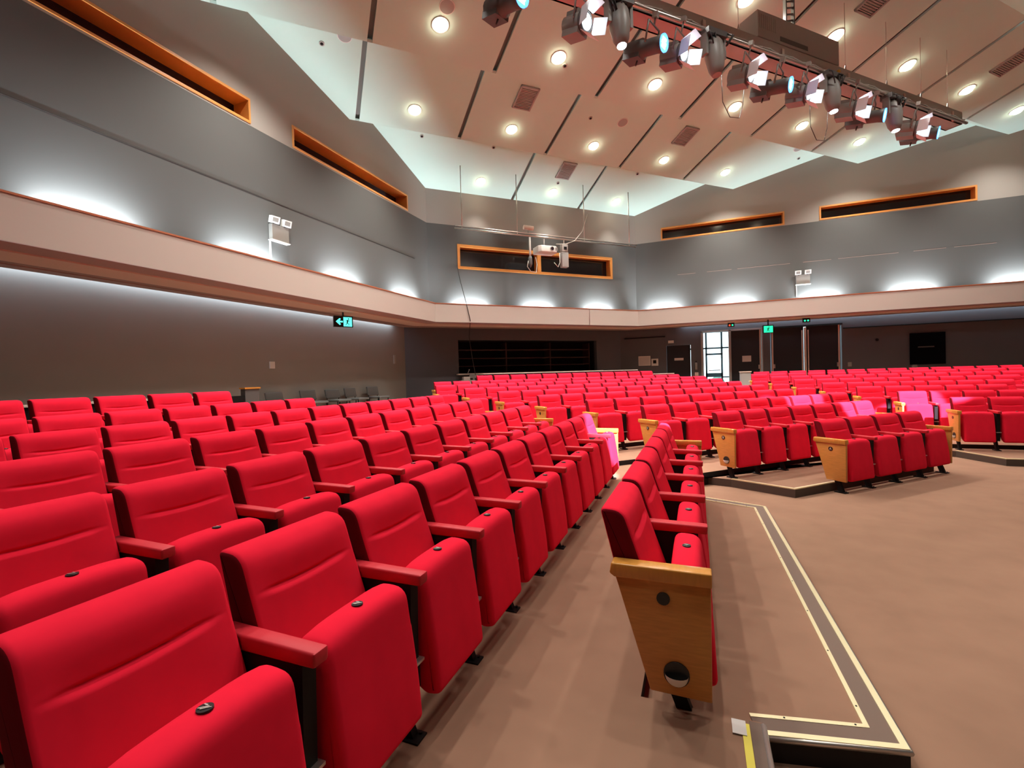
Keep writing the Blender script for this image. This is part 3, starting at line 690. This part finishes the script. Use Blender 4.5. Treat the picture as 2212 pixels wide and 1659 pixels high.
t = thing('fire_extinguisher', 'slim grey cylinder on the wall beside the daylight doorway', 'extinguisher', (0, YL-.07, .05)); MB().tube([(0, 0, 0), (0, 0, .27), (0, 0, .30)], [.05, .05, .025], 10).obj('cylinder', M['grey'], t); MB().tube([(0, 0, .30), (0, 0, .36)], .02, 8).obj('valve', M['dark'], t); MB().box((-.03, .045, .1), (.03, .068, .2)).obj('wall_mount', M['dark'], t)
o = MB().box((XL+.001, 8.49, .36), (XL+.03, 8.63, .53)).obj('light_switch', M['white']); tag(o, 'white switch plate alone on the dark left wall', 'switch')
m1 = MB(); m1.box((XL+.001, 13.55, .55), (XL+.03, 13.66, .85)); o = m1.obj('wall_plate', M['grey']); tag(o, 'narrow pale plate on the left wall near the dark corner', 'plate')

def exit_sign(name, label, loc, rz, arrow, front, hang):
    t = thing(name, label, 'exit sign', loc); t.rotation_euler = (0, 0, rz)
    w, h = (.44, .24) if arrow else (.30, .24)
    MB().box((-w/2-.03, -.03, -.02), (w/2+.03, .03, h+.03)).obj('housing', M['black'], t)
    if hang: MB().box((-.02, -.015, h+.03), (.02, .015, h+.03+hang)).obj('bracket', M['black'], t)
    x0 = 0.0 if arrow else -w/2
    MB().box((x0, -.036, .0), (x0+.22 if arrow else w/2, -.0305, h)).obj('panel', M[front], t)
    m1 = MB(); c = x0 + (.11 if arrow else .15)
    def blob(pts, mi=0): m1.add([(c+px, -.038, pz) for px, pz in pts], [tuple(range(len(pts)))], mi)
    blob([(c_*.018+.02, .195+s_*.018) for c_, s_ in [(math.cos(k*math.pi/5), math.sin(k*math.pi/5)) for k in range(10)]])
    blob([(-.02, .17), (.02, .165), (.0, .09), (-.03, .10)]); blob([(.02, .165), (.055, .135), (.05, .125), (.01, .145)]); blob([(-.02, .17), (-.055, .15), (-.05, .12), (-.042, .12), (-.045, .145), (-.015, .155)])
    blob([(-.03, .10), (-.005, .10), (-.02, .06), (-.055, .03), (-.065, .04), (-.035, .068)]); blob([(-.012, .10), (.002, .09), (.035, .075), (.03, .025), (.018, .025), (.018, .065), (-.015, .08)])
    m1.obj('running_figure', M['gdark'], t)
    if arrow:
        m1 = MB(); m1.add([(px, -.034, pz) for px, pz in [(-.20, .12), (-.10, .21), (-.07, .19), (-.105, .14), (-.02, .14), (-.02, .10), (-.105, .10), (-.07, .05), (-.10, .03)]], [tuple(range(9))]); m1.obj('arrow', M[front], t)
    return t
exit_sign('exit_sign', 'green exit sign with left arrow hanging under the left ledge', (-8.62, 9.87, 1.44), math.pi/2 - math.radians(30), True, 'cyan', .10)
exit_sign('exit_sign', 'small green exit sign above the dark doors on the right', (2.50, 19.6, 1.34), math.radians(4), False, 'green', .22)
for (x, lab, mats_) in ((3.78, 'green twin indicator lights above the double doors', ('green', 'green')), (1.28, 'red and green indicator lights above the daylight doorway', ('redled', 'green'))):
    t = thing('ceiling_indicator_light', lab, 'indicator light', (x, 19.9, 1.66)); MB().box((-.12, 0, 0), (.12, .06, .16)).obj('housing', M['black'], t)
    for k, mm in enumerate(mats_): m1 = MB(); m1.disc((-.05+.10*k, 0, .06), (0, -1, 0), .032, .01, 12); m1.obj('lamp', M[mm], t)

def emergency(label, loc, rz, down):
    t = thing('emergency_light', label, 'emergency light', loc); t.rotation_euler = (0, 0, rz)
    MB().box((-.21, -.10, .06), (.21, -.002, .38)).obj('battery_box', M['lampg'], t); MB().box((-.23, -.12, .045), (.23, -.002, .06)).obj('lip', M['white'], t)
    for s in (-1, 1):
        m1 = MB(); c = Vector((s*.15, -.10, .47)); ax = (Vector((1, -.5*s*0-.15, 0)), Vector((.15, 1, .25)), Vector((0, -.25, 1)))
        m1.obox(c, ax, (.095, .045, .07)); h = m1.obj('lamp_head', M['white'], t)
        m1 = MB(); m1.obox(c - Vector(ax[1]).normalized()*.047, ax, (.060, .003, .042)); m1.obj('lens', M['lampg'], h)
        m1 = MB(); m1.tube([(s*.13, -.05, .38), (s*.15, -.07, .42)], .018, 8); m1.obj('bracket', M['dark'], h)
    MB().box((-.215, -.03, -down), (-.185, -.002, .05)).obj('conduit', M['grey'], t); MB().box((-.19, -.02, .38), (.19, -.002, .40)).obj('wall_mount', M['grey'], t)
emergency('twin-head emergency light on the left wall above the lit ledge', (XU, 7.42, 2.90), math.pi/2, .36)
emergency('twin-head emergency light on the right wall above the doors', (3.58, YU, 2.90), 0, .36)

# panel joints on the upper walls
m1 = MB(); m1.box((XU-.002, -3, 3.765), (XU+.008, 12.6, 3.785)); struct(m1.obj('trim_13', M['cable']))
m1 = MB()
for i in range(9): m1.box((-.6+i*1.05, YU-.004, 3.74), (.05+i*1.05+.2*(i % 3), YU+.002, 3.750))
struct(m1.obj('trim_14', M['umber']))

# hanging cord from the back window over the ledge down to the counter
m1 = MB(); m1.tube([UV(4.73, -15.19, 3.70), UV(4.79, -15.17, 3.3), UV(4.90, -14.92, 2.48), UV(4.905, -14.885, 2.40), UV(5.02, -14.9, 1.9), UV(5.29, -15.9, 1.44), UV(5.38, -15.9, .75), UV(5.49, -15.9, .08)], .012, 6)
tag(m1.obj('hanging_cable', M['cable']), 'dark cord hanging from the back window over the ledge to the counter', 'cord')

# grey chairs along the left wall
def grey_chair(y, dz, label, turn):
    t = thing('stacking_chair', label, 'chair', (-9.25, y, -.967), 'grey chairs along the left wall'); t.rotation_euler = (0, 0, turn)
    h = .74 + dz
    q = pillow(rounded([(-.28, h), (-.22, h), (-.17, .50), (-.22, .50)], [.02, .02, .015, .015], 3), -.25, .25, .03, 6).mesh('backrest', [M['greyfab']]); link('backrest', q, t)
    q = pillow(rounded([(-.20, .47), (.26, .47), (.27, .41), (-.20, .41)], .02, 3), -.24, .24, .03, 4).mesh('seat', [M['greyfab']]); link('seat', q, t)
    for x in (-.20, .22):
        for s in (-1, 1): MB().tube([(x, s*.22, 0), (x*.92, s*.21, .42)], .013, 8).obj('leg', M['dark'], t)
    for s in (-1, 1): MB().tube([(-.20, s*.2, .42), (-.22, s*.2, .55)], .012, 8).obj('back_post', M['dark'], t)
for (y, dz, lab, tn) in ((8.38, .0, 'grey padded chair by the left wall, nearest of the row of five', .0), (9.42, .02, 'grey padded chair by the left wall, second nearest of the row', -.06), (10.30, .0, 'grey padded chair by the left wall, third in the row, tallest seen', -.1), (11.05, .02, 'grey padded chair half hidden behind the third one by the left wall', .05), (12.05, .03, 'grey padded chair by the left wall, furthest of the row of five', -.05)):
    grey_chair(y, dz, lab, tn)

# ------------------------------------------------------------------ projector bar in front of the back window
VB, ZB = -14.2, 4.70
t = thing('hanging_pipe', 'thin metal pipe hung by four rods before the back window', 'pipe', UV(7.85, VB, ZB)); iv = -t.location
o = MB().tube([UV(4.35, VB, ZB), UV(11.35, VB, ZB-.01)], .028, 10).obj('pipe', M['steel'], t); o.location = iv
o = MB().tube([UV(4.35, VB+.08, ZB+.05), UV(11.35, VB+.08, ZB+.04)], .018, 8).obj('pipe', M['steel'], t); o.location = iv
for u in (4.60, 6.52, 9.12, 11.07):
    zc, _ = ceil_z(VB); o = MB().tube([UV(u, VB, ZB), UV(u, VB, zc-.006)], .016, 8).obj('rod', M['steel'], t); o.location = iv
t = thing('projector', 'white ceiling projector clamped under the pipe by the back window', 'projector', UV(7.55, VB, 4.14)); rz = math.pi/4
t.rotation_euler = (0, 0, rz)
link('body', bevel(MB().prism([(-.36, -.16), (-.28, -.26), (.28, -.26), (.36, -.16), (.36, .24), (-.36, .24)], 0, .22).mesh('body', [M['white']]), .025, 3), t)
m1 = MB(); m1.disc((.12, -.25, .12), (0, -1, 0), .075, .03, 20, 0); m1.disc((.12, -.278, .12), (0, -1, 0), .055, .004, 20, 1); m1.obj('lens', [M['grey'], M['glass']], t)
m1 = MB(); m1.box((.24, -.265, .06), (.33, -.262, .17)); m1.obj('grille', M['lampg'], t)
m1 = MB(); m1.tube([(-.05, 0, .22), (-.05, 0, .50)], .025, 8); m1.box((-.12, -.06, .21), (.02, .06, .235)); m1.obj('mount', M['steel'], t)
t = thing('drop_pole', 'white drop pole with camera head hanging left of the projector', 'pole', UV(6.98, VB-.02, 3.65))
MB().tube([(0, 0, .35), (0, 0, 1.012)], .035, 10).obj('tube', M['white'], t); m1 = MB(); m1.tube([(0, 0, .36), (0, 0, .26), (.01, 0, .12), (0, 0, 0)], [.05, .07, .06, .02], 10); m1.obj('head', M['lamp'], t)
m1 = MB(); m1.tube([UV(-.1, .05, .2), UV(-.14, .05, .0), UV(-.02, .05, -.15), UV(.18, .05, -.18), UV(.22, .05, .1), UV(.20, .0, .35)], .014, 6); m1.obj('cable_loop', M['cablew'], t)
t = thing('hanging_speaker', 'grey rectangular unit hung right of the projector', 'speaker', UV(8.28, VB, 3.72)); t.rotation_euler = (0, 0, rz)
link('cabinet', bevel(MB().box((-.13, -.09, 0), (.13, .09, .52)).mesh('cabinet', [M['grey']]), .02, 2), t); link('bracket', bevel(MB().box((-.12, -.08, .53), (.12, .08, .80)).mesh('bracket', [M['rigbox']]), .02, 2), t); MB().box((-.05, -.10, .6), (.06, -.08, .7)).obj('knob', M['dark'], t); MB().tube([(0, 0, .80), (0, 0, .945)], .02, 8).obj('hook', M['steel'], t)
t = thing('security_camera', 'small beige camera housing standing on the suspended pipe', 'camera', UV(6.92, VB, 4.775)); t.rotation_euler = (0, 0, rz)
MB().tube([(0, 0, 0), (0, 0, .13)], .02, 8).obj('bracket', M['grey'], t); m1 = MB(); m1.tube([(-.17, 0, .19), (.17, -.04, .17)], .075, 12); m1.obj('housing', M['beige'], t)
m1 = MB(); m1.tube([UV(9.16, VB+.16, 5.6), UV(8.95, VB+.16, 5.0), UV(8.6, VB+.20, 4.62), UV(8.2, VB+.30, 4.45), UV(7.95, VB+.30, 4.42), UV(7.80, VB+.30, 4.41)], .013, 6); tag(m1.obj('hanging_cable', M['cablew']), 'pale cable looping from the rod down to the projector', 'cable')
m1 = MB(); m1.tube([UV(7.92, VB+.32, 4.12), UV(7.92, VB+.32, 3.8), UV(7.85, VB+.32, 3.64), UV(7.7, VB+.32, 3.78)], .012, 6); tag(m1.obj('hanging_cable', M['cablew']), 'short pale cable end dangling below the projector', 'cable')

# ------------------------------------------------------------------ lighting rig
VR, ZR = -5.9, 5.56
t = thing('lighting_truss', 'long grey box beam hung under the ceiling carrying stage lights', 'lighting beam', UV(8.5, VR, ZR)); iv = -t.location
def part(mb_, name, m, par=None): o = mb_.obj(name, m, par or t); o.location = iv if par is None else (0, 0, 0); return o
m1 = MB(); ub(1.6, 14.24, VR+.02, VR-.30, 5.60, 5.63, 0, m1); ub(1.6, 14.24, VR+.02, VR-.01, 5.60, 5.88, 0, m1); ub(1.6, 14.24, VR-.27, VR-.30, 5.60, 5.88, 0, m1); ub(14.22, 14.26, VR+.02, VR-.30, 5.60, 5.88, 0, m1); part(m1, 'tray', M['rig'])
part(MB().tube([UV(1.6, VR+.16, 5.53), UV(14.1, VR+.16, 5.53)], .032, 10), 'pipe', M['steel'])
for u in (3.0, 5.2, 7.2, 10.2, 11.6, 12.9, 14.0):
    m1 = MB(); m1.tube([UV(u-.07, VR-.14, 5.88), UV(u, VR-.14, 6.12), UV(u+.07, VR-.14, 5.88)], .012, 6); m1.tube([UV(u, VR-.14, 6.12), UV(u, VR-.14, ceil_z(VR-.14)[0]-.004)], .005, 6); part(m1, 'hanger', M['steel'])
for k in range(7):
    u = 2.4 + k*1.9; m1 = MB(); ub(u-.03, u+.03, VR+.025, VR+.05, 5.58, 5.80, 0, m1); m1.tube([UV(u, VR+.035, 5.60), UV(u, VR+.16, 5.53)], .012, 6); part(m1, 'clamp', M['beige'])
m1 = MB()
for k in range(60):
    u = 2 + k*.2; m1.tube([UV(u, VR+.16, 5.575+.02*math.sin(k*2.1)), UV(u+.2, VR+.17, 5.575+.02*math.sin(k*2.1+2.1))], .014, 6)
part(m1, 'cable_run', M['cablew'])
t = thing('equipment_box', 'large grey equipment housing on top of the lighting beam', 'equipment box', UV(8.6, VR-.14, 5.89)); t.rotation_euler = (0, 0, rz)
MB().box((-1.12, -.17, 0), (1.12, .20, .46)).obj('housing', M['rigbox'], t)
m1 = MB()
for k in range(9): m1.box((-1.08+k*.05, -.176, .16), (-1.06+k*.05, -.17, .40))
m1.obj('louvres', M['rig'], t)
m1 = MB(); m1.box((-.55, -.176, .05), (.2, -.17, .13)); m1.obj('slot', M['lamp'], t)
o = MB().disc(UV(9.65, VR+.03, 5.74), UV(0, 1), .03, .05, 10).obj('warning_tag', M['yel']); tag(o, 'small yellow tag on the side of the lighting beam', 'tag')
t = thing('cable_ladder', 'dark ladder-like cable bracket above the lighting beam', 'bracket', UV(8.55, -6.05, 6.42)); t.rotation_euler = (0, 0, rz)
m1 = MB()
for s in (-.11, .11): m1.obox((s, 0, .48), ((1, 0, 0), (0, 1, 0), (0, 0, 1)), (.014, .03, .46))
for k in range(7): m1.obox((0, 0, .14+k*.12), ((1, 0, .35), (0, 1, 0), (-.35, 0, 1)), (.11, .012, .012))
m1.obox((-.3, 0, .03), ((1, 0, .12), (0, 1, 0), (-.12, 0, 1)), (.34, .03, .012)); m1.obj('frame', M['lamp'], t)

D = Vector((.90, -.36, -.22)).normalized(); SX = D.cross(Vector((0, 0, 1))).normalized(); UPD = SX.cross(D).normalized()
RM = Matrix((SX, D, UPD)).transposed()           # local y = beam direction
def yoke(t, w, drop, base):
    m1 = MB(); m1.tube([(-w, 0, 0), (-w, 0, drop), (w, 0, drop), (w, 0, 0)], .016, 6); m1.obj('yoke', M['lampg'], t)
    m1 = MB(); m1.tube([(0, 0, drop), (0, 0, base)], .016, 6); m1.box((-.035, -.04, base-.03), (.035, .04, base+.05)); m1.obj('clamp', M['rig'], t)
def orient(t): t.rotation_euler = RM.to_euler()
fresn = {}
def fresnel(u, label, z=4.99, v=VR+.16):
    t = thing('stage_spotlight', label, 'stage light', UV(u, v, z), 'white stage lights on the rig'); orient(t)
    m1 = MB(); m1.tube([(0, -.30, 0), (0, -.27, 0), (0, .06, .0), (0, .10, 0)], [.10, .16, .165, .15], 14); m1.box((-.13, -.26, -.19), (.13, .06, -.05)); m1.box((-.10, -.24, .10), (.10, .0, .19)); m1.obj('housing', M['lampg'], t)
    m1 = MB(); m1.dome((0, .10, 0), (0, 1, 0), .125, 20, 4); m1.obj('lens', M['lensw'], t)
    m1 = MB(); m1.tube([(0, .06, 0), (0, .115, 0)], .172, 18); m1.tube([(0, .10, 0), (0, .125, 0)], .15, 18, cap=False); m1.obj('ring', M['lamp'], t)
    for (cx, cz, a, b_) in ((0, .165, .16, 1), (0, -.165, .16, -1)):
        m1 = MB(); m1.obox((cx, .22, cz + .06*b_), ((1, 0, 0), (0, 1, .55*b_), (0, -.55*b_, 1)), (.13, .115, .003)); m1.obj('barn_door', M['flap'], t)
    for s in (-1, 1):
        m1 = MB(); m1.obox((s*.215, .22, 0), ((0, 0, 1), (.45*s, 1, 0), (1, -.45*s, 0)), (.13, .115, .003)); m1.obj('barn_door', M['flap'], t)
    t.scale = (.88, .88, .88); yoke(t, .20, .34, .56)
    l = bpy.data.lights.new('stage_beam', 'SPOT'); l.energy = 90; l.color = (.80, .90, 1); l.spot_size = math.radians(70); l.spot_blend = .6; l.shadow_soft_size = .1
    lo = bpy.data.objects.new('stage_beam', l); COL.objects.link(lo); lo.rotation_euler = Vector(D).to_track_quat('-Z', 'Y').to_euler(); lo.location = UV(u, v, z) + D*.16
def profile(u, label, z=5.00, v=VR+.16):
    t = thing('profile_spotlight', label, 'stage light', UV(u, v, z) - D*.05, 'blue-lens stage lights on the rig'); orient(t)
    m1 = MB(); m1.tube([(0, -.42, 0), (0, -.38, 0), (0, -.12, 0), (0, -.10, 0), (0, .12, 0), (0, .22, 0)], [.10, .14, .15, .115, .115, .13], 16); m1.box((-.12, -.40, -.15), (.12, -.12, -.05)); m1.obj('barrel', M['lamp'], t)
    m1 = MB(); m1.tube([(0, .20, 0), (0, .235, 0)], .125, 20, cap=False); m1.disc((0, .215, 0), (0, 1, 0), .122, .006, 20); m1.obj('lens', M['lensb'], t)
    m1 = MB()
    for k, z_ in enumerate((.055, .0, -.05)): m1.obox((.0, .225, z_), ((1, 0, 0), (0, 1, 0), (0, 0, 1)), (.075-.012*abs(k-1), .003, .020))
    m1.obj('lens_glow', M['lensi'], t); m1 = MB(); m1.tube([(.0, -.2, -.15), (.02, -.2, -.23)], .014, 6); m1.obj('handle', M['lamp'], t)
    yoke(t, .17, .30, .43)
def mover(u, label, z=5.42, lit=True, v=VR+.20, target=None, power=0):
    t = thing('moving_head_spotlight', label, 'stage light', UV(u, v, z), 'moving head lights on the rig'); t.rotation_euler = (0, 0, rz); t.scale = (1.2, 1.2, 1.3)
    m1 = MB(); m1.tube([(0, 0, -.02), (0, 0, -.10), (0, -.02, -.25), (0, -.04, -.42), (0, -.05, -.50)], [.07, .12, .13, .10, .06], 16); m1.obj('head', M['lampg'], t)
    m1 = MB(); m1.box((-.17, -.09, -.02), (.17, .09, .05)); m1.obj('base', M['lamp'], t)
    for s in (-1, 1): m1 = MB(); m1.box((s*.16-.02, -.05, -.26), (s*.16+.02, .05, 0)); m1.obj('arm', M['lampg'], t)
    if lit: m1 = MB(); m1.disc((0, -.05, -.50), (0, -.1, -1), .055, .008, 14); m1.obj('lens', M['lensw'], t)
    rr = random.Random(int(u*10)); m1 = MB()
    for k in range(7):
        a = (rr.uniform(-.18, .18), rr.uniform(-.08, .08)); m1.tube([(a[0], a[1], .05), (a[0]*1.2, a[1]-.10, -.02), (a[0]*.6, a[1]-.08, -.16)], .009, 5)
    m1.obj('cables', M['cable'], t)
    if target is not None:
        l = bpy.data.lights.new('moving_beam', 'SPOT'); l.energy = power; l.color = (.86, .88, 1); l.spot_size = math.radians(target[3]); l.spot_blend = .35; l.shadow_soft_size = .04
        lo = bpy.data.objects.new('moving_beam', l); COL.objects.link(lo); lo.location = UV(u, v+.06, z-.72); d = Vector(target[:3]) - lo.location
        lo.rotation_euler = d.to_track_quat('-Z', 'Y').to_euler()
profile(2.66, 'blue-lens profile light cut by the top edge, leftmost on the rig')
for k, u in enumerate((3.72, 5.50, 6.97, 8.43, 9.85, 11.90)):
    fresnel(u, 'white barn-door stage light, %s from the left on the lighting beam' % ORD[k])
for k, u in enumerate((5.02, 7.84, 10.58, 12.50)):
    profile(u, 'blue-lens profile light, %s from the left below the beam' % ORD[k+1])
mover(4.35, 'lit moving head light at the left end of the beam')
mover(6.22, 'dark unlit moving head light hanging second from left', lit=False)
mover(9.16, 'lit moving head light hanging near the middle of the beam')
mover(11.12, 'lit moving head light hanging nearest the right end of beam')
# unseen spots added on the stage side, lighting a few seats and an aisle step
for (tx, e, sz) in (((-1.10, 6.10, -.85), 60000, 5.2), ((2.44, 9.40, -.66), 52000, 4.6), ((1.84, 10.15, -.56), 52000, 5.2), ((3.98, 11.25, -.80), 60000, 4.4)):
    l = bpy.data.lights.new('added_seat_spot', 'SPOT'); l.energy = e; l.color = (.92, .86, 1); l.spot_size = math.radians(sz); l.spot_blend = .3; l.shadow_soft_size = .04
    lo = bpy.data.objects.new('added_seat_spot', l); COL.objects.link(lo); lo.location = (5.8, 1.2, 5.4); lo.rotation_euler = (Vector(tx) - lo.location).to_track_quat('-Z', 'Y').to_euler()
# loose cables under the rig
for i, (u, lab) in enumerate(((7.6, 'thin dark cable loop drooping below the stage lights, centre'), (10.1, 'thin dark cable loop drooping below the stage lights, right'))):
    m1 = MB(); m1.tube([UV(u-.3, VR-.62, 5.55), UV(u-.28, VR-.62, 5.05), UV(u-.1, VR-.62, 4.80), UV(u+.15, VR-.62, 4.83), UV(u+.25, VR-.62, 5.1), UV(u+.3, VR-.62, 5.55)], .007, 5)
    tag(m1.obj('hanging_cable', M['cable']), lab, 'cable')

# ------------------------------------------------------------------ world, view, lift
w = bpy.data.worlds.new('world'); scene.world = w; w.use_nodes = True
bg = w.node_tree.nodes['Background']; bg.inputs['Color'].default_value = (.72, .92, 1.0, 1); bg.inputs['Strength'].default_value = 3.5
try: w.cycles.sampling_method = 'NONE'
except Exception: pass
vs = scene.view_settings; vs.view_transform = 'Standard'; vs.look = 'None'; vs.gamma = 1; vs.exposure = 0.0
scene.cycles.max_bounces = 5; scene.cycles.diffuse_bounces = 4; scene.cycles.glossy_bounces = 2; scene.cycles.transmission_bounces = 3
scene.cycles.use_denoising = True; scene.cycles.adaptive_threshold = .06; scene.cycles.sample_clamp_indirect = 6.0
scene.cycles.use_light_tree = True
bpy.context.view_layer.update()
for o in COL.objects:
    if o.parent is None: o.location.z += ZO
